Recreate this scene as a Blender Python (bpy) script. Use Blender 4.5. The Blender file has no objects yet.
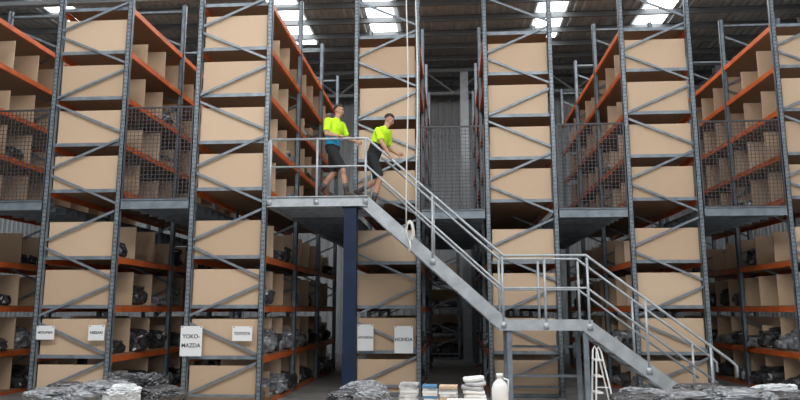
import bpy, math, random
from mathutils import Vector, Matrix, noise
random.seed(7)
scene = bpy.context.scene
scene.view_settings.view_transform = 'Standard'
COL = scene.collection

# ------------------------------------------------------------------ materials
def mat(name, col, rough=0.6, metal=0.0, nscale=None, namt=0.15, bump=0.0, bscale=None, stretch=None, spec=0.5):
    m = bpy.data.materials.new(name); m.use_nodes = True
    nt = m.node_tree; b = nt.nodes['Principled BSDF']
    b.inputs['Base Color'].default_value = (*col, 1)
    b.inputs['Roughness'].default_value = rough
    b.inputs['Metallic'].default_value = metal
    b.inputs['Specular IOR Level'].default_value = spec
    if nscale or bump:
        geo = nt.nodes.new('ShaderNodeNewGeometry')
        mp = nt.nodes.new('ShaderNodeMapping')
        if stretch: mp.inputs['Scale'].default_value = stretch
        nt.links.new(geo.outputs['Position'], mp.inputs['Vector'])
    if nscale:
        n = nt.nodes.new('ShaderNodeTexNoise'); n.inputs['Scale'].default_value = nscale
        n.inputs['Detail'].default_value = 5
        nt.links.new(mp.outputs[0], n.inputs['Vector'])
        r = nt.nodes.new('ShaderNodeValToRGB')
        r.color_ramp.elements[0].position = 0.3; r.color_ramp.elements[1].position = 0.7
        r.color_ramp.elements[0].color = (*[c*(1-namt) for c in col], 1)
        r.color_ramp.elements[1].color = (*[min(1, c*(1+namt)) for c in col], 1)
        nt.links.new(n.outputs['Fac'], r.inputs['Fac'])
        nt.links.new(r.outputs['Color'], b.inputs['Base Color'])
    if bump:
        n2 = nt.nodes.new('ShaderNodeTexNoise'); n2.inputs['Scale'].default_value = bscale or 20
        nt.links.new(mp.outputs[0], n2.inputs['Vector'])
        bp = nt.nodes.new('ShaderNodeBump'); bp.inputs['Strength'].default_value = bump
        bp.inputs['Distance'].default_value = 0.02
        nt.links.new(n2.outputs['Fac'], bp.inputs['Height'])
        nt.links.new(bp.outputs[0], b.inputs['Normal'])
    return m

def emit(name, col, s):
    m = bpy.data.materials.new(name); m.use_nodes = True
    b = m.node_tree.nodes['Principled BSDF']
    b.inputs['Base Color'].default_value = (*col, 1)
    b.inputs['Emission Color'].default_value = (*col, 1)
    b.inputs['Emission Strength'].default_value = s
    return m

GALV = mat('galvanised_steel', (.205, .24, .275), .45, .35, 6, .25)
GALVL = mat('galvanised_steel_light', (.42, .45, .48), .42, .3, 5, .18)
HOLE = mat('slot_dark', (.02, .02, .025), .8)
ORANGE = mat('orange_paint', (.66, .135, .03), .45, 0, 3, .2)
B1 = mat('particle_board_a', (.575, .415, .285), .75, 0, 60, .06)
B2 = mat('particle_board_b', (.61, .45, .315), .75, 0, 60, .06)
B3 = mat('particle_board_c', (.52, .37, .25), .75, 0, 60, .06)
BD = mat('shelf_deck_board', (.33, .215, .135), .8, 0, 30, .08)
WIRE = mat('wire_mesh_steel', (.07, .07, .08), .5, .3)
NAVY = mat('navy_paint', (.010, .020, .052), .5, 0, 4, .2, spec=.25)
CONC = mat('concrete', (.26, .25, .24), .7, 0, 1.5, .25, .1, 40)
SHEET = mat('roof_sheet', (.36, .38, .38), .5, .1, 2, .15)
WALLM = mat('wall_cladding', (.56, .58, .60), .6, 0, 1, .08)
WALLW = mat('white_cladding', (.78, .80, .81), .6, 0, 1, .06)
PURL = mat('purlin_steel', (.17, .18, .185), .5, .3)
SKY = emit('translucent_skylight', (.93, .97, 1.0), 5.5)
WHITE = mat('white_paper', (.80, .81, .82), .7)
INK = mat('black_ink', (.02, .02, .02), .7)
PLAS = mat('plastic_wrap', (.20, .21, .23), .16, 0, 9, .6, .5, 26, spec=.9)
PLASD = mat('dark_plastic_wrap', (.045, .045, .05), .22, 0, 9, .6, .6, 22, spec=.8)
PLASW = mat('pale_plastic_wrap', (.55, .57, .59), .22, 0, 9, .4, .5, 26, spec=.8)
DECKM = mat('deck_steel', (.24, .26, .27), .6, .2, 3, .2)
ROPE = mat('white_cord', (.7, .69, .65), .7)
TAPE = mat('blue_label', (.08, .22, .42), .5)
CAN = mat('white_hdpe', (.82, .82, .80), .4)
HIVIS = mat('hi_vis_fabric', (.56, .90, .015), .75, 0, 14, .12, .5, 14)
BLUEF = mat('blue_fabric', (.01, .27, .52), .8, 0, 14, .12, .5, 14)
BLACKF = mat('black_fabric', (.014, .015, .018), .85, 0, 14, .2, .4, 14)
SKIN = mat('skin', (.50, .27, .18), .5, 0, 20, .06)
HAIR = mat('dark_hair', (.025, .016, .011), .7, 0, 40, .4, .5, 90)
EYEW = mat('eye_white', (.7, .7, .7), .3)
LIP = mat('lips', (.38, .13, .10), .5)
BOOT = mat('boot_leather', (.035, .026, .02), .6)
SOCK = mat('grey_sock', (.12, .12, .13), .9)

# ------------------------------------------------------------------ mesh builder
class MB:
    def __init__(s): s.v = []; s.f = []; s.m = []; s.mats = []
    def mi(s, m):
        if m not in s.mats: s.mats.append(m)
        return s.mats.index(m)
    def hexa(s, pts, m):
        o = len(s.v); s.v += [tuple(p) for p in pts]; i = s.mi(m)
        for q in ((0,3,2,1),(4,5,6,7),(0,1,5,4),(1,2,6,5),(2,3,7,6),(3,0,4,7)):
            s.f.append(tuple(o+k for k in q)); s.m.append(i)
    def box(s, x0, x1, y0, y1, z0, z1, m):
        s.hexa([(x0,y0,z0),(x1,y0,z0),(x1,y1,z0),(x0,y1,z0),(x0,y0,z1),(x1,y0,z1),(x1,y1,z1),(x0,y1,z1)], m)
    def beam(s, a, b, w, h, m, side=None):
        a = Vector(a); b = Vector(b); d = (b-a).normalized()
        sd = Vector(side) if side else Vector((0, 1, 0))
        if abs(d.dot(sd)) > .95: sd = Vector((1, 0, 0))
        sd = (sd - d*sd.dot(d)).normalized(); up = sd.cross(d)
        P = []
        for c in (a, b):
            for (i, j) in ((-1,-1),(1,-1),(1,1),(-1,1)):
                P.append(c + sd*(i*w/2) + up*(j*h/2))
        s.hexa(P, m)
    def quad(s, pts, m):
        o = len(s.v); s.v += [tuple(p) for p in pts]; s.f.append(tuple(range(o, o+len(pts)))); s.m.append(s.mi(m))
    def tube(s, pts, r, m, n=8, radii=None):
        pts = [Vector(p) for p in pts]; o = len(s.v); i0 = s.mi(m); prev = None
        for k, p in enumerate(pts):
            d = (pts[min(k+1, len(pts)-1)] - pts[max(k-1, 0)]).normalized()
            if prev is None:
                ref = Vector((0,0,1)) if abs(d.z) < .9 else Vector((1,0,0))
            else: ref = prev
            x = (ref - d*ref.dot(d)).normalized(); y = d.cross(x); prev = x
            rr = radii[k] if radii else r
            for j in range(n):
                a = 2*math.pi*j/n
                s.v.append(tuple(p + x*math.cos(a)*rr + y*math.sin(a)*rr))
        for k in range(len(pts)-1):
            for j in range(n):
                s.f.append((o+k*n+j, o+k*n+(j+1)%n, o+(k+1)*n+(j+1)%n, o+(k+1)*n+j)); s.m.append(i0)
        s.f.append(tuple(o+j for j in reversed(range(n)))); s.m.append(i0)
        s.f.append(tuple(o+(len(pts)-1)*n+j for j in range(n))); s.m.append(i0)
    def obj(s, name, parent=None, smooth=False):
        me = bpy.data.meshes.new(name); me.from_pydata(s.v, [], s.f)
        for m in s.mats: me.materials.append(m)
        me.polygons.foreach_set('material_index', s.m)
        if smooth: me.polygons.foreach_set('use_smooth', [True]*len(s.f))
        me.update(); o = bpy.data.objects.new(name, me); COL.objects.link(o)
        if parent: o.parent = parent
        return o

def empty(name):
    o = bpy.data.objects.new(name, None); o.empty_display_size = .2; COL.objects.link(o); return o

import bmesh
def ico(sub):
    bm = bmesh.new(); bmesh.ops.create_icosphere(bm, subdivisions=sub, radius=1)
    V = [v.co.copy() for v in bm.verts]; F = [tuple(v.index for v in f.verts) for f in bm.faces]; bm.free()
    return V, F
ICO = {k: ico(k) for k in (2, 3, 5)}
def blob(mb, c, sx, sy, sz, m, sub=3, amp=.25, fr=1.6, rot=0.0, flat=True):
    V, F = ICO[sub]; o = len(mb.v); i = mb.mi(m); sd = Vector((random.random()*50, random.random()*50, 3))
    ca, sa = math.cos(rot), math.sin(rot)
    for v in V:
        p = Vector([math.copysign(abs(t)**.6, t) for t in v])     # boxy parcel form
        n = noise.noise(v*fr+sd)*amp + (1-abs(noise.noise(v*fr*2.7+sd))*2)*amp*.35
        if sub >= 5: n += (1-abs(noise.noise(v*fr*7+sd))*3)*amp*.16
        p = p*(1+n)
        x, y, z = p.x*sx, p.y*sy, max(p.z, -.85)*sz
        mb.v.append((c[0]+x*ca-y*sa, c[1]+x*sa+y*ca, c[2]+z+sz*.85))
    for f in F: mb.f.append(tuple(o+k for k in f)); mb.m.append(i)

# ------------------------------------------------------------------ room shell
XL, XR, YB, YF, ZR = -18.5, 11.2, 29.0, -9.0, 11.1
mb = MB(); mb.box(XL, XR, YF, YB, -.2, 0, CONC); mb.obj('floor')
def ribwall(name, m, a0, a1, fn, step=.3):
    mb = MB(); x = a0; prof = []
    while x < a1:
        prof += [(x, 0), (x+step*.55, 0), (x+step*.65, .05), (x+step*.9, .05)]; x += step
    prof.append((a1, 0))
    for (p, q) in zip(prof[:-1], prof[1:]): mb.quad(fn(p, q), m)
    mb.obj(name)
ribwall('wall_back', WALLM, XL, XR, lambda p, q: [(p[0], YB-p[1], 0), (q[0], YB-q[1], 0), (q[0], YB-q[1], ZR), (p[0], YB-p[1], ZR)])
ribwall('wall_right', WALLW, YF, YB, lambda p, q: [(XR-p[1], p[0], 0), (XR-q[1], q[0], 0), (XR-q[1], q[0], ZR), (XR-p[1], p[0], ZR)])
ribwall('wall_left', WALLM, YF, YB, lambda p, q: [(XL+p[1], p[0], 0), (XL+q[1], q[0], 0), (XL+q[1], q[0], ZR), (XL+p[1], p[0], ZR)])
ribwall('ceiling', SHEET, XL, XR, lambda p, q: [(p[0], YF, ZR-p[1]), (q[0], YF, ZR-q[1]), (q[0], YB, ZR-q[1]), (p[0], YB, ZR-p[1])], .25)
# skylights
k = 1
for (sx, y0, y1) in ((-15.6, 8, 26), (-12.0, 8, 24), (-8.6, 2, 18), (-5.05, 2, 22.4), (-2.15, -2, 22.4), (3.2, -2, 22.4), (6.5, 2, 22.6), (9.6, 2, 18)):
    mb = MB(); mb.box(sx-.42, sx+.42, y0, y1, ZR-.09, ZR-.06, SKY); mb.obj('window_%d' % k); k += 1
# purlins + trusses
mb = MB(); y = YF+.6
while y < YB:
    mb.box(XL, XR, y, y+.02, ZR-.30, ZR-.10, PURL); mb.box(XL, XR, y, y+.09, ZR-.12, ZR-.10, PURL); mb.box(XL, XR, y-.07, y+.02, ZR-.30, ZR-.28, PURL); y += 1.15
mb.obj('roof_purlins')
mb = MB()
for ty in (4.0, 16.2, 24.6):
    mb.box(XL, XR, ty-.09, ty+.09, ZR-.46, ZR-.34, PURL); mb.box(XL, XR, ty-.09, ty+.09, ZR-1.35, ZR-1.24, PURL)
    x = XL; fl = 0
    while x < XR-1.1:
        mb.beam((x, ty, ZR-1.28 if fl else ZR-.43), (x+1.1, ty, ZR-.43 if fl else ZR-1.28), .06, .06, PURL); x += 1.1; fl ^= 1
mb.obj('roof_truss')
mb = MB()
for cx in (.55, -9.0, 9.8):
    cy = 24.6
    mb.box(cx-.15, cx+.15, cy-.16, cy-.13, 0, ZR-.5, GALVL); mb.box(cx-.15, cx+.15, cy+.13, cy+.16, 0, ZR-.5, GALVL); mb.box(cx-.015, cx+.015, cy-.13, cy+.13, 0, ZR-.5, GALVL)
mb.obj('building_column')

# ------------------------------------------------------------------ racks
LV0 = [.06, .93, 1.88, 2.83, 4.17, 5.12, 6.09, 7.07]
TOP = 8.02
PH = .68
def rack(x0, x1, yf, face, nbay=3, htop=9.3, dense=0):
    root = empty('pallet_rack'); L = 2.7
    w = x1-x0; pw = .10
    LV = LV0 if not dense else [z for z in LV0 if z < htop-.9]
    top = [TOP] if not dense else []
    fr = MB()
    for b in range(nbay+1):
        y = yf + b*L
        for px in (x0, x1-pw):
            fr.box(px, px+pw, y, y+.012, 0, htop, GALV)
            fr.box(px, px+.012, y, y+.09, 0, htop, GALV); fr.box(px+pw-.012, px+pw, y, y+.09, 0, htop, GALV)
            fr.box(px-.03, px+pw+.03, y-.03, y+.12, 0, .012, GALV)
            if b == 0:
                z = .12
                while z < htop-.1:
                    fr.box(px+.026, px+.040, y-.002, y+.004, z, z+.035, HOLE); fr.box(px+pw-.040, px+pw-.026, y-.002, y+.004, z, z+.035, HOLE); z += .085
        z = .22; fl = 0
        while z+.88 < htop:
            a = (x0+pw*.6, y+.045, z); c = (x1-pw*.6, y+.045, z+.62)
            if fl: a = (x1-pw*.6, y+.045, z); c = (x0+pw*.6, y+.045, z+.62)
            fr.beam(a, c, .03, .045, GALV); z += .73; fl ^= 1
        for hz in (.22, htop-.15): fr.beam((x0+.05, y+.045, hz), (x1-.05, y+.045, hz), .03, .045, GALV)
    fr.obj('frames', root)
    be = MB()
    for z in LV + top:
        for b in range(nbay):
            ya = yf+b*L+.095; yb = yf+(b+1)*L-.005
            for xx in (x0+.02, x1-.07):
                be.box(xx, xx+.05, ya, yb, z-.12, z-.01, ORANGE)
                be.box(xx-.012 if xx < (x0+x1)/2 else xx+.03, xx+.02 if xx < (x0+x1)/2 else xx+.062, ya-.005, ya+.045, z-.17, z+.03, ORANGE)
    be.obj('beams', root)
    sh = MB(); y1 = yf+nbay*L
    for z in LV + top:
        sh.box(x0+.075, x1-.075, yf+.10, y1-.1, z-.01, z+.02, BD)
        sh.box(x0+.10, x1-.10, yf+.085, yf+.10, z-.05, z+.02, GALV)
    for z in LV:
        y = yf+.115
        if dense: y += .9
        while y < y1:
            h = PH
            if y > yf+.2: h = random.choice((PH, PH, PH, .5))
            dx = random.uniform(-.012, .012)
            sh.box(x0+.115+dx, x1-.115+dx, y, y+.022, z+.02, z+.02+h, random.choice((B1, B2, B1, B3)))
            y += .9
    sh.obj('shelf_boards', root)
    ct = MB()
    for z in (LV if dense else LV[:4]):
        y = yf+.5
        while y < y1-.3:
            if random.random() < (1 if dense else (.75 if z < 1.5 else .3)):
                m = random.choice((PLASD, PLASD, PLAS))
                hz = random.uniform(.13, .26)
                xx = (x1-.42) if face > 0 else (x0+.42)
                blob(ct, (xx, y, z+.02), random.uniform(.3, .44), random.uniform(.2, .3), hz*.8, m, 3, .3, 1.8, random.uniform(-.3, .3))
                if dense: blob(ct, (x0+.45, y, z+.02), .35, .3, hz, PLASD, 3, .3, 1.8)
                if random.random() < .5:
                    blob(ct, (xx+random.uniform(-.1, .1), y+.1, z+.02+hz*1.2), .28, .2, .09, m, 3, .35, 2)
            y += .45 if z < 1.5 else .9
    if not dense:
        for z in LV[4:7]:
            y = yf+.6
            while y < y1-.3:
                if random.random() < .12:
                    xx = (x1-.45) if face > 0 else (x0+.45)
                    blob(ct, (xx, y, z+.02), .33, .25, .15, random.choice((PLASD, PLAS)), 3, .3, 1.8)
                y += .9
    ct.obj('wrapped_stock', root)
    return root
D1, D2 = 12.8, 14.7
RX = [(-11.15, -9.6, D1, 1), (-8.10, -6.51, D1, 1), (-5.10, -3.56, D1, 1), (-2.16, -.66, D2, 1), (.76, 2.31, D2, -1), (3.79, 5.34, D2, -1), (7.06, 8.6, D2, -1)]
for (a, b, d, f) in RX: rack(a, b, d, f)
rack(-1.3, .3, 25.5, 1, 1, 4.6, 1); rack(.75, 2.3, 25.5, 1, 1, 4.6, 1)

# ------------------------------------------------------------------ mezzanine deck
ZD = 3.95
mb = MB()
gaps = [(-9.6, -8.10, D1), (-6.51, -5.10, D1), (-3.56, -2.16, D2), (-.66, .76, D2), (2.31, 3.79, D2), (5.34, 7.06, D2)]
for (a, b, d) in gaps:
    y1 = d+8.1
    mb.box(a+.02, b-.02, d+.05, y1, ZD-.04, ZD, DECKM)
    mb.box(a+.02, b-.02, d, d+.05, ZD-.19, ZD, GALV)
    mb.box(a+.02, b-.02, d-.03, d, ZD-.19, ZD-.175, GALV); mb.box(a+.02, b-.02, d-.03, d, ZD-.015, ZD, GALV)
    y = d+.45
    while y < y1:
        mb.box(a+.02, b-.02, y, y+.04, ZD-.16, ZD-.04, GALV); y += .42
mb.obj('mezzanine_deck')

def wire_panel(a, b, y, z0, z1):
    mb = MB(); r = .0055; st = .08
    x = a+.03
    while x < b-.02: mb.box(x-r, x+r, y-r, y+r, z0, z1, WIRE); x += st
    z = z0
    while z < z1: mb.box(a, b, y-r, y+r, z-r, z+r, WIRE); z += st
    for (p, q) in (((a, y, z0), (b, y, z0)), ((a, y, z1), (b, y, z1)), ((a+.015, y, z0), (a+.015, y, z1)), ((b-.015, y, z0), (b-.015, y, z1))):
        mb.beam(p, q, .03, .025, WIRE)
    mb.obj('mesh_guard_panel')
for (a, b, d) in gaps:
    if a == -3.56: continue
    wire_panel(a+.01, b-.01, d+.02, ZD+.02, ZD+1.88)

# ------------------------------------------------------------------ staircase
YS0, YS1 = 12.76, 13.74
XA, XB1, XC, XE = -1.63, .96, 2.47, 4.57
ZL = 1.60
st = empty('mezzanine_staircase')
mb = MB()
PX0 = -3.54
mb.box(PX0, XA, YS0+.03, D2-.03, ZD-.035, ZD, GALVL)
for (y) in (YS0,):
    mb.box(PX0, XA+.05, y, y+.012, ZD-.19, ZD+.01, GALVL)
    mb.box(PX0, XA+.05, y-.04, y, ZD-.19, ZD-.175, GALVL); mb.box(PX0, XA+.05, y-.04, y, ZD-.005, ZD+.01, GALVL)
mb.box(XA, XA+.04, YS0, D2-.03, ZD-.19, ZD, GALVL)
mb.box(PX0, PX0+.05, YS0, D2-.03, ZD-.19, ZD-.035, GALVL)
y = YS0+.4
while y < D2: mb.box(PX0+.05, XA, y, y+.05, ZD-.17, ZD-.035, GALVL); y += .4
mb.box(XB1, XC, YS0+.02, YS1-.02, ZL-.035, ZL, GALVL)
for y in (YS0, YS1-.05): mb.box(XB1-.1, XC+.08, y, y+.05, ZL-.17, ZL+.02, GALVL)
for x in (XB1, (XB1+XC)/2, XC-.05): mb.box(x, x+.05, YS0+.05, YS1-.05, ZL-.15, ZL-.035, GALVL)
mb.obj('platform_and_landing', st)
mb = MB()
def flight(xa, za, xb, zb, n):
    for y in (YS0+.015, YS1-.03):
        a = Vector((xa-.02, y, za-.09)); b = Vector((xb+.02, y, zb-.09))
        if zb < .1: b = a.lerp(b, .95)
        mb.beam(a, b, .012, .23, GALVL)
        d = (b-a).normalized(); up = Vector((0, 1, 0)).cross(d); up = up if up.z > 0 else -up
        for s in (-1, 1): mb.beam(a+up*s*.11+Vector((0, .02, 0)), b+up*s*.11+Vector((0, .02, 0)), .055, .014, GALVL)
    dz = (za-zb)/n; dx = (xb-xa)/n
    for i in range(1, n):
        z = za-dz*i; x = xa+dx*(i-1)
        mb.box(x-.02, x+dx+.03, YS0+.04, YS1-.05, z-.035, z, GALVL)
        mb.box(x+dx+.02, x+dx+.035, YS0+.04, YS1-.05, z-.06, z+.004, GALVL)
flight(XA, ZD, XB1, ZL, 12)
flight(XC, ZL, XE, 0.0, 8)
mb.obj('flights', st)
mb = MB(); R = .025; H = 1.18
s1 = (ZL-ZD)/(XB1-XA); s2 = (0-ZL)/(XE-XC)
def zst(x):
    if x <= XA: return ZD
    if x <= XB1: return ZD+s1*(x-XA)
    if x <= XC: return ZL
    return ZL+s2*(x-XC)
for yi, y in enumerate((YS0+.02, YS1-.02)):
    xs = -3.5 if yi == 0 else -1.6
    end = XE+.35
    top = [(xs, y, ZD+H-.03)] if yi == 0 else []
    top += [(XA+.02, y, ZD+H-.03), (XB1, y, ZL+H+.02), (XC, y, ZL+H+.02), (end, y, zst(end)+H)]
    tt = top + [(end+.10, y, zst(end)+H-.10), (end+.10, y, zst(end)+H-.28)]
    mb.tube(tt, R, GALVL)
    for hh in (.60, ):
        mid = [(xs, y, ZD+hh)] if yi == 0 else []
        mid += [(XA+.02, y, ZD+hh), (XB1, y, ZL+hh), (XC, y, ZL+hh), (XE+.1, y, zst(XE+.1)+hh)]
        mb.tube(mid, R*.9, GALVL)
    px = ([-3.5, -2.58] if yi == 0 else []) + [XA, -.35, XB1-.02, XB1+.75, XC+.02, 3.5, XE+.02]
    for x in px:
        zb = max(0, zst(x)-.15)
        mb.tube([(x, y, zb), (x, y, zst(x)+H-.01)], R, GALVL)
        if zb > 0: mb.box(x-.05, x+.05, y-.03 if yi == 0 else y+.02, y-.022 if yi == 0 else y+.028, zb, zb+.12, GALVL)
    if yi == 0:
        mb.tube([(-3.5, y, ZD+H-.03), (-3.54, y, ZD+H-.07), (-3.54, y, ZD-.1)], R, GALVL)
for hh in (.6, H-.03): mb.tube([(XA, YS1, ZD+hh), (XA, D2-.1, ZD+hh)], R, GALVL)
mb.tube([(XA, D2-.1, ZD-.1), (XA, D2-.1, ZD+H)], R, GALVL)
mb.obj('handrails', st, True)
mb = MB()
for x in (XB1+.08, XC-.05):
    for y in (YS0+.09, YS1-.09):
        mb.box(x-.045, x+.045, y-.045, y+.045, 0, ZL-.15, GALV); mb.box(x-.09, x+.09, y-.09, y+.09, 0, .015, GALV)
for z in (.55, 1.1):
    for y in (YS1-.09, ): mb.beam((XB1+.08, y, z), (XC-.05, y, z), .05, .05, GALV)
mb.obj('landing_legs', st)
mb = MB()
for (cx, cy) in ((-1.92, YS0+.13), ):
    mb.box(cx-.12, cx+.12, cy-.12, cy-.10, .02, ZD-.19, NAVY); mb.box(cx-.12, cx+.12, cy+.10, cy+.12, .02, ZD-.19, NAVY)
    mb.box(cx-.12, cx-.10, cy-.10, cy+.10, .02, ZD-.19, NAVY); mb.box(cx+.10, cx+.12, cy-.1, cy+.1, .02, ZD-.19, NAVY)
    mb.box(cx-.2, cx+.2, cy-.18, cy+.2, 0, .02, NAVY); mb.box(cx-.16, cx+.16, cy-.12, cy+.16, ZD-.21, ZD-.19, NAVY)
mb.obj('column_support', st)

# ------------------------------------------------------------------ signs
def sign(x, y, z, w, h, lines, size):
    root = empty('rack_sign')
    mb = MB(); mb.box(x-w/2, x+w/2, y-.006, y, z-h/2, z+h/2, WHITE)
    for sx in (-1, 1): mb.box(x+sx*(w/2-.03)-.012, x+sx*(w/2-.03)+.012, y-.008, y-.006, z+h/2-.03, z+h/2-.01, PLAS)
    mb.obj('paper_sheet', root)
    n = len(lines)
    for i, t in enumerate(lines):
        c = bpy.data.curves.new('lettering', 'FONT'); c.body = t; c.size = size; c.align_x = 'CENTER'; c.align_y = 'CENTER'; c.offset = .002
        c.materials.append(INK)
        o = bpy.data.objects.new('lettering', c); COL.objects.link(o); o.parent = root
        o.location = (x, y-.009, z+(n-1)*size*.8-i*size*1.6); o.rotation_euler = (math.pi/2, 0, 0)
sign(-7.82, D1-.005, 1.37, .36, .26, ['MITSUBISHI'], .058)
sign(-6.80, D1-.005, 1.37, .32, .29, ['NISSAN'], .075)
sign(-4.93, D1-.005, 1.22, .42, .56, ['YOKO-', 'MAZDA'], .105)
sign(-3.95, D1-.005, 1.36, .38, .27, ['TOYOTA'], .075)
sign(-1.85, D2-.005, 1.22, .34, .55, ['HYUNDAI'], .07)
sign(-1.03, D2-.005, 1.18, .40, .57, ['HONDA'], .10)

# ------------------------------------------------------------------ hanging cords
mb = MB()
def cord(x, y, z0, z1, amp=.02):
    pts = [(x+amp*math.sin(z*1.3), y, z) for z in [z0+(z1-z0)*i/14 for i in range(15)]]
    mb.tube(pts, .012, ROPE, 6)
cord(-.80, 12.35, ZR-.35, 3.3); cord(-.62, 12.38, ZR-.35, 3.5)
for q in range(5):
    pts = [(-.76+(.05+.008*q)*math.sin(a), 12.36+.012*q, 3.22+(.16+.012*q)*math.cos(a)) for a in [2*math.pi*i/20 for i in range(21)]]
    mb.tube(pts, .011, ROPE, 6)
mb.tube([(-.76, 12.36, 3.05), (-.74, 12.36, 2.95), (-.77, 12.36, 2.85)], .018, ROPE, 6)
mb.obj('hanging_cord', None, True)

# ------------------------------------------------------------------ packing tables and goods
def table(x0, x1, y0, y1, h):
    mb = MB(); mb.box(x0, x1, y0, y1, h-.04, h, B2)
    for x in (x0+.06, x1-.06):
        for y in (y0+.06, y1-.06): mb.box(x-.025, x+.025, y-.025, y+.025, 0, h-.04, GALV)
    for y in (y0+.06, y1-.06): mb.box(x0+.06, x1-.06, y-.015, y+.015, h-.12, h-.04, GALV)
    mb.obj('packing_table')
TH = .72
table(-4.95, -2.8, 7.0, 8.25, TH); table(-1.45, .95, 7.0, 8.25, TH); table(1.5, 4.6, 7.0, 8.25, TH)
def pile(items, amp=.26, rr=.4):
    mb = MB()
    for (x, y, sx, sy, sz, m) in items:
        blob(mb, (x, y, TH), sx, sy, sz, m, 5, amp, 1.7, random.uniform(-rr, rr))
    mb.obj('wrapped_parcel_pile')
pile([(-4.40, 7.5, .30, .30, .12, PLAS), (-3.85, 7.45, .30, .30, .15, PLAS), (-3.72, 7.9, .34, .2, .19, PLASD), (-3.3, 7.6, .24, .28, .12, PLASD), (-4.5, 7.9, .26, .2, .125, PLASD), (-3.55, 7.3, .18, .15, .15, PLASW)])
pile([(-1.16, 7.5, .20, .26, .12, PLASD), (-.86, 7.45, .19, .24, .135, PLAS), (-1.0, 7.88, .24, .15, .15, PLAS)], .20, .2)
pile([(1.95, 7.55, .30, .30, .10, PLASD), (2.45, 7.6, .36, .30, .12, PLAS), (2.95, 7.55, .34, .30, .14, PLAS), (3.4, 7.55, .30, .30, .12, PLASD), (3.85, 7.6, .3, .30, .13, PLAS), (2.7, 7.9, .30, .16, .14, PLASD), (4.2, 7.7, .2, .28, .11, PLAS), (3.5, 7.95, .28, .14, .14, PLASW), (2.1, 7.95, .25, .14, .12, PLAS)])
def stack(name, x, y, w, d, n, z0, t, mats, tilt=.0):
    mb = MB()
    for i in range(n):
        dx, dy = random.uniform(-.012, .012), random.uniform(-.01, .01); a = random.uniform(-.10, .10)
        P = []
        for zz in (z0+i*t, z0+(i+.9)*t):
            for (u, v) in ((-1,-1),(1,-1),(1,1),(-1,1)):
                X, Y = u*w/2, v*d/2; P.append((x+dx+X*math.cos(a)-Y*math.sin(a), y+dy+X*math.sin(a)+Y*math.cos(a), zz))
        mb.hexa(P, random.choice(mats))
    mb.obj(name)
stack('paper_stack', -.49, 7.88, .20, .19, 11, TH, .025, [WHITE, PLASW, PLASW])
stack('label_stack', -.255, 7.88, .16, .2, 9, TH, .028, [WHITE, TAPE, PLASW])
stack('envelope_stack', -.045, 7.9, .2, .18, 8, TH, .031, [WHITE, PLASW, B2])
mb = MB()
for i in range(7):
    V, F = ICO[3]; o = len(mb.v); dx = random.uniform(-.02, .02); mi_ = mb.mi(random.choice((WHITE, PLASW)))
    for v in V:
        p = [math.copysign(abs(t)**.45, t) for t in v]
        mb.v.append((.235+dx+p[0]*.125*(1-.04*(i > 4)), 7.9+p[1]*.11, TH+.03+i*.048+p[2]*.028+.008*math.sin(p[0]*2+i)))
    for f in F: mb.f.append(tuple(o+k for k in f)); mb.m.append(mi_)
mb.obj('folded_bag_stack', None, True)
mb = MB(); mb.box(-.05, .34, 7.2, 7.5, TH, TH+.13, WHITE); mb.box(-.065, .355, 7.185, 7.515, TH+.11, TH+.15, WHITE); mb.box(.05, .15, 7.198, 7.2, TH+.03, TH+.1, TAPE)
mb.obj('white_carton')
mb = MB(); c = (.50, 7.55)
prof = [(0, .08), (.01, .088), (.25, .088), (.31, .07), (.35, .03), (.37, .028), (.372, .036), (.41, .036)]
mb.tube([(c[0], c[1], TH+z) for z, r in prof], 0, CAN, 20, [r for z, r in prof])
mb.tube([(c[0]+.03, c[1], TH+.36), (c[0]+.09, c[1], TH+.34), (c[0]+.085, c[1], TH+.22)], .011, CAN, 8)
mb.obj('plastic_jerrycan', None, True)

# stepladder
mb = MB(); lx, ly = 2.28, 11.4
for s in (-.17, .17):
    mb.tube([(lx-.06, ly+s, 0), (lx+.0, ly+s*.85, 1.15), (lx+.03, ly+s*.85, 1.22), (lx+.07, ly+s*.85, 1.15), (lx+.30, ly+s, 0)], .014, CAN, 8)
for i in range(1, 5):
    z = .25*i; mb.box(lx-.07+.05*z, lx+.05+.05*z, ly-.16, ly+.16, z, z+.02, CAN)
mb.beam((lx-.02, ly-.16, .6), (lx+.17, ly-.16, .6), .012, .015, CAN)
mb.obj('stepladder', None)

# ------------------------------------------------------------------ people
def evalmesh(o):
    dg = bpy.context.evaluated_depsgraph_get(); dg.update()
    me = bpy.data.meshes.new_from_object(o.evaluated_get(dg)); bpy.data.objects.remove(o, do_unlink=True); return me
def remeshed(mb, vox, smooth_it=4):
    o = mb.obj('tmp'); r = o.modifiers.new('r', 'REMESH'); r.mode = 'VOXEL'; r.voxel_size = vox
    s = o.modifiers.new('s', 'SMOOTH'); s.factor = .5; s.iterations = smooth_it
    return evalmesh(o)
def ell(mb, c, rx, ry, rz, M=None, m=None):
    V, F = ICO[3]; o = len(mb.v); i = mb.mi(m or SKIN)
    for v in V:
        p = Vector((v.x*rx, v.y*ry, v.z*rz)) + Vector(c)
        if M: p = M @ p
        mb.v.append(tuple(p))
    for f in F: mb.f.append(tuple(o+k for k in f)); mb.m.append(i)
def cap(mb, a, ra, b, rb, ends=True):
    a = Vector(a); b = Vector(b)
    mb.tube([a, a.lerp(b, .33), a.lerp(b, .66), b], 0, SKIN, 16, [ra, ra+(rb-ra)*.33, ra+(rb-ra)*.66, rb])
    if ends: ell(mb, a, ra, ra, ra); ell(mb, b, rb, rb, rb)
def segd(p, a, b):
    ab = b-a; t = max(0, min(1, (p-a).dot(ab)/ab.length_squared)); return (p-(a+ab*t)).length, t
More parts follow.
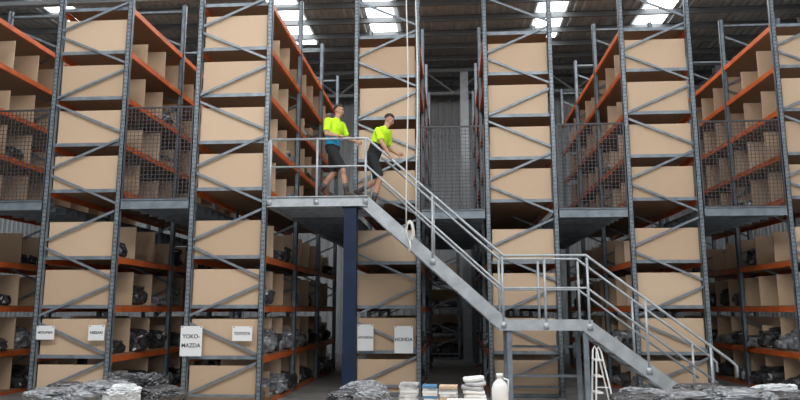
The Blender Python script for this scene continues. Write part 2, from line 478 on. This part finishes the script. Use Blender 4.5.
def finish(me, name, parent, mats, fn=None):
    me.materials.clear()
    for m in mats: me.materials.append(m)
    for p in me.polygons:
        p.use_smooth = True; p.material_index = fn(p.center) if fn else 0
    o = bpy.data.objects.new(name, me); COL.objects.link(o); o.parent = parent; return o

def person(J, low, pos, headdir, hands, tq, scale=1.0):
    root = empty('walking_man'); root.location = pos; root.scale = (scale,)*3
    J = {k: Vector(v) for k, v in J.items()}
    mb = MB()
    pe, wa, ch, ne = J['pelvis'], J['waist'], J['chest'], J['neck']
    ax = (ne-pe).normalized()
    latU = (J['shL']-J['shR']).normalized()
    def ring(c, rx, ry, k):
        lat = Vector((0, 1, 0)).lerp(latU, k).normalized(); lat = (lat-ax*lat.dot(ax)).normalized(); tx = lat.cross(ax)
        return [tuple(c + tx*math.cos(2*math.pi*j/20)*rx + lat*math.sin(2*math.pi*j/20)*ry) for j in range(20)]
    sh = (J['shR']+J['shL'])/2
    rings = [(pe-ax*.10, .10, .14, 0), (pe-ax*.03, .135, .185, 0), (pe+ax*.03, .14, .185, .1), (wa, .135, .178, .4), (wa.lerp(ch, .5), .138, .182, .7), (ch, .148, .195, 1), (ch.lerp(ne, .45), .14, .195, 1), (sh+ax*.02, .11, .165, 1), (ne+ax*.0, .07, .095, 1)]
    o = len(mb.v); n = 20
    for c, a_, b_, k_ in rings: mb.v += ring(c, a_, b_, k_)
    mi = mb.mi(SKIN)
    for k in range(len(rings)-1):
        for j in range(n):
            mb.f.append((o+k*n+j, o+k*n+(j+1)%n, o+(k+1)*n+(j+1)%n, o+(k+1)*n+j)); mb.m.append(mi)
    mb.f.append(tuple(o+j for j in reversed(range(n)))); mb.m.append(mi)
    mb.f.append(tuple(o+(len(rings)-1)*n+j for j in range(n))); mb.m.append(mi)
    cap(mb, ne-ax*.04, .060, J['head']-Vector((0, 0, .05)), .054)
    S = []
    for sd in 'RL':
        s_, e_, w_ = J['sh'+sd], J['el'+sd], J['wr'+sd]
        cap(mb, sh.lerp(s_, .5), .08, s_, .074)
        se = s_.lerp(e_, .82)
        cap(mb, s_, .074, se, .072, False)
        cap(mb, s_, .055, e_, .044); cap(mb, e_, .045, w_, .029)
        cap(mb, e_.lerp(w_, .25), .046, e_.lerp(w_, .4), .042)
        h_, k_, a_ = J['hi'+sd], J['kn'+sd], J['an'+sd]
        kk = h_.lerp(k_, .92)
        cap(mb, h_, .108, kk, .095, False); ell(mb, h_, .108, .108, .108)
        cap(mb, h_, .09, k_, .060)
        cap(mb, k_, .058, k_.lerp(a_, .35), .062); cap(mb, k_.lerp(a_, .35), .062, a_, .040)
        cap(mb, a_.lerp(k_, .42), .052, a_, .047, False)
        t_ = J['to'+sd]; heel = a_ + (a_-k_).normalized()*.045 - (t_-a_).normalized()*.03
        cap(mb, a_, .048, heel, .042)
        cap(mb, heel, .042, t_, .034); cap(mb, a_, .045, heel.lerp(t_, .6), .042)
        S += [(s_, e_, 'arm', .07), (e_, w_, 'fore', .04), (h_, k_, 'thigh', .10), (k_, a_, 'calf', .057), (heel, t_, 'foot', .04), (a_, heel, 'foot', .045)]
    me = remeshed(mb, .010, 3)
    T = [(pe-ax*.08, ne, 'torso', .16), (ne, J['head'], 'neckk', .05), (J['shR'], J['shL'], 'yoke', .08)]
    L0 = (ne-pe).length; nd = (J['head']-Vector((0, 0, .05))-ne).normalized(); nb = ne
    def fn(c):
        if (c-nb).dot((nd+ax).normalized()) > .022 and (c-nb).length < .25 and segd(c, nb, J['head'])[0] < .085: return 3
        best = min(((segd(c, a, b)[0]/r, lab, segd(c, a, b)[1]) for a, b, lab, r in S+T), key=lambda q: q[0])
        lab, t = best[1], best[2]
        if lab == 'arm': return 0 if t < .83 else 3
        if lab == 'fore': return 3
        if lab == 'thigh': return 2 if t < .93 else 3
        if lab == 'calf': return 3 if t < .58 else (4 if t < .72 else 5)
        if lab == 'foot': return 5
        if lab in ('neckk', 'yoke'): return 0
        h = (c-pe).dot(ax)/L0
        if h < .08: return 2
        if h < tq: return 1
        return 0
    finish(me, 'body', root, [HIVIS, low, BLACKF, SKIN, SOCK, BOOT], fn)
    fd = Vector(headdir).normalized()
    lat = Vector((0, 0, 1)).cross(fd).normalized(); up = fd.cross(lat)
    M = Matrix((( fd.x, lat.x, up.x, J['head'].x), (fd.y, lat.y, up.y, J['head'].y), (fd.z, lat.z, up.z, J['head'].z), (0, 0, 0, 1)))
    hb = MB()
    ell(hb, (-.012, 0, .035), .098, .076, .088, M)
    ell(hb, (.022, 0, -.02), .070, .062, .085, M)
    ell(hb, (.045, 0, -.082), .038, .040, .030, M)
    ell(hb, (.0, 0, -.06), .065, .055, .05, M)
    ell(hb, (.098, 0, -.012), .016, .011, .022, M); ell(hb, (.108, 0, -.026), .014, .015, .010, M)
    ell(hb, (.075, 0, .025), .018, .052, .012, M)
    for s in (-1, 1):
        ell(hb, (.0, s*.078, -.008), .018, .010, .032, M); ell(hb, (.062, s*.038, -.025), .022, .022, .02, M)
    ell(hb, (.083, 0, -.055), .012, .026, .007, M); ell(hb, (.081, 0, -.067), .012, .022, .007, M)
    Mi = M.inverted()
    finish(remeshed(hb, .0055, 2), 'head', root, [SKIN, LIP], lambda c: (lambda q: 1 if (q.x > .078 and abs(q.y) < .024 and -.073 < q.z < -.050) else 0)(Mi @ c))
    eb = MB()
    for s in (-1, 1):
        ell(eb, (.077, s*.032, .002), .012, .014, .010, M, EYEW); ell(eb, (.087, s*.032, .002), .004, .006, .006, M, HAIR)
        ell(eb, (.088, s*.032, .022), .007, .020, .005, M, HAIR)
    eb.obj('eyes_and_brows', root, True)
    hr = MB(); V, F = ICO[5]; idx = {}
    for i, v in enumerate(V):
        lim = .15 + (.55 if v.x > .15 else (-.75 if v.x < -.25 else -.15))
        if v.z > lim*.6:
            n = 1+.05*noise.noise(v*9)
            p = M @ Vector((-.016+v.x*.106*n, v.y*.085*n, .038+v.z*.098*n)); idx[i] = len(hr.v); hr.v.append(tuple(p))
    hm = hr.mi(HAIR)
    for f in F:
        if all(k in idx for k in f): hr.f.append(tuple(idx[k] for k in f)); hr.m.append(hm)
    ho = hr.obj('hair', root, True); sm = ho.modifiers.new('thick', 'SOLIDIFY'); sm.thickness = .014; sm.offset = -1
    for sd, (d, nrm, curl) in hands.items():
        w_ = J['wr'+sd]; d = Vector(d).normalized(); nrm = Vector(nrm); nrm = (nrm-d*nrm.dot(d)).normalized()
        sdv = d.cross(nrm)
        if sd == 'R': sdv = -sdv
        hd = MB()
        Mh = Matrix(((d.x, sdv.x, nrm.x, w_.x), (d.y, sdv.y, nrm.y, w_.y), (d.z, sdv.z, nrm.z, w_.z), (0, 0, 0, 1)))
        ell(hd, (.05, 0, 0), .055, .042, .017, Mh); ell(hd, (.035, .022, .008), .035, .018, .016, Mh); cap(hd, Mh @ Vector((-.02, 0, 0)), .027, Mh @ Vector((.03, 0, 0)), .022)
        for fi, (fy, ln) in enumerate(((.031, .072), (.0105, .080), (-.010, .074), (-.030, .058))):
            p = Vector((.088-.006*abs(fi-1), fy, 0)); ang = curl*.5; r = .0088
            pr = Mh @ p; cap(hd, Mh @ Vector((.05, fy*.8, 0)), .010, pr, .0095)
            for sgi, fr_ in enumerate((.45, .3, .25)):
                q = p + Vector((math.cos(ang), 0, math.sin(ang)))*ln*fr_
                cap(hd, Mh @ p, r, Mh @ q, r-.0008); p = q; r -= .0008; ang += curl
        p = Vector((.03, .032, .006)); q = Vector((.058, .062, .018)); t = Vector((.082, .068, .034+.01*curl))
        cap(hd, Mh @ p, .013, Mh @ q, .0105); cap(hd, Mh @ q, .0105, Mh @ t, .009)
        finish(remeshed(hd, .004, 2), 'hand_'+('right' if sd == 'R' else 'left'), root, [SKIN])
    return root

person(dict(pelvis=(0,0,.99), waist=(.0,0,1.13), chest=(.03,0,1.37), neck=(.06,0,1.57), head=(.11,0,1.735),
            shR=(-.07,-.17,1.49), shL=(.15,.17,1.49), elR=(-.07,-.28,1.215), wrR=(.16,-.255,1.17), elL=(.24,.22,1.24), wrL=(.44,.14,1.16),
            hiR=(0,-.1,.96), hiL=(0,.1,.96), knR=(.22,-.1,.54), anR=(.30,-.1,.10), toR=(.47,-.11,.04),
            knL=(.0,.1,.52), anL=(-.26,.1,.18), toL=(-.13,.11,.04)),
       BLUEF, (-2.34, 13.10, ZD), (1, -.35, -.22), {'R': ((.6, -.75, -.05), (0, .1, -1), 1.05), 'L': ((.9, -.2, -.4), (0, -1, -.3), .5)}, .42, 1.04)
person(dict(pelvis=(0,0,.83), waist=(.05,0,.96), chest=(.14,0,1.21), neck=(.23,0,1.41), head=(.315,0,1.56),
            shR=(.12,-.17,1.31), shL=(.29,.17,1.34), elR=(.20,-.29,1.045), wrR=(.35,-.27,.80), elL=(.27,.28,1.07), wrL=(.46,.2,.93),
            hiR=(.0,-.1,.80), hiL=(.0,.1,.80), knR=(.15,-.1,.38), anR=(.02,-.1,-.095), toR=(.20,-.11,-.155),
            knL=(.10,.1,.40), anL=(-.28,.1,.17), toL=(-.15,.11,.035)),
       BLACKF, (-1.53, 13.10, ZD), (.8, -.25, -.5), {'R': ((.55, -.55, -.55), (-.5, -.1, -.8), .95), 'L': ((.9, -.2, -.2), (0, -1, -.2), .6)}, .42, 1.02)

# ------------------------------------------------------------------ lights
def area(name, loc, rot, sx, sy, e, col=(1, 1, 1)):
    l = bpy.data.lights.new(name, 'AREA'); l.shape = 'RECTANGLE'; l.size = sx; l.size_y = sy; l.energy = e; l.color = col
    o = bpy.data.objects.new(name, l); o.location = loc; o.rotation_euler = rot; COL.objects.link(o); return o
area('fill_area_light', (-1, 3.5, 10.3), (math.radians(38), 0, 0), 16, 3, 1750, (1, .985, .95))  # added fill under the roof, tilted at the rack fronts; no fixture modelled
area('fill_area_light', (-3, 17.5, 10.6), (0, 0, 0), 20, 3, 450, (.97, .99, 1))  # added overhead fill to brighten the rear aisles, not a fitted lamp
w = bpy.data.worlds.new('World'); scene.world = w; w.use_nodes = True
w.node_tree.nodes['Background'].inputs[0].default_value = (.88, .94, 1, 1)
w.node_tree.nodes['Background'].inputs[1].default_value = .62

# ------------------------------------------------------------------ camera
cam = bpy.data.cameras.new('camera'); cam.lens = 30.6; cam.sensor_width = 36; cam.clip_end = 200
co = bpy.data.objects.new('camera', cam); co.location = (0, 0, 1.8)
co.rotation_euler = (math.radians(90+9.19), 0, math.radians(4.32)); COL.objects.link(co); scene.camera = co
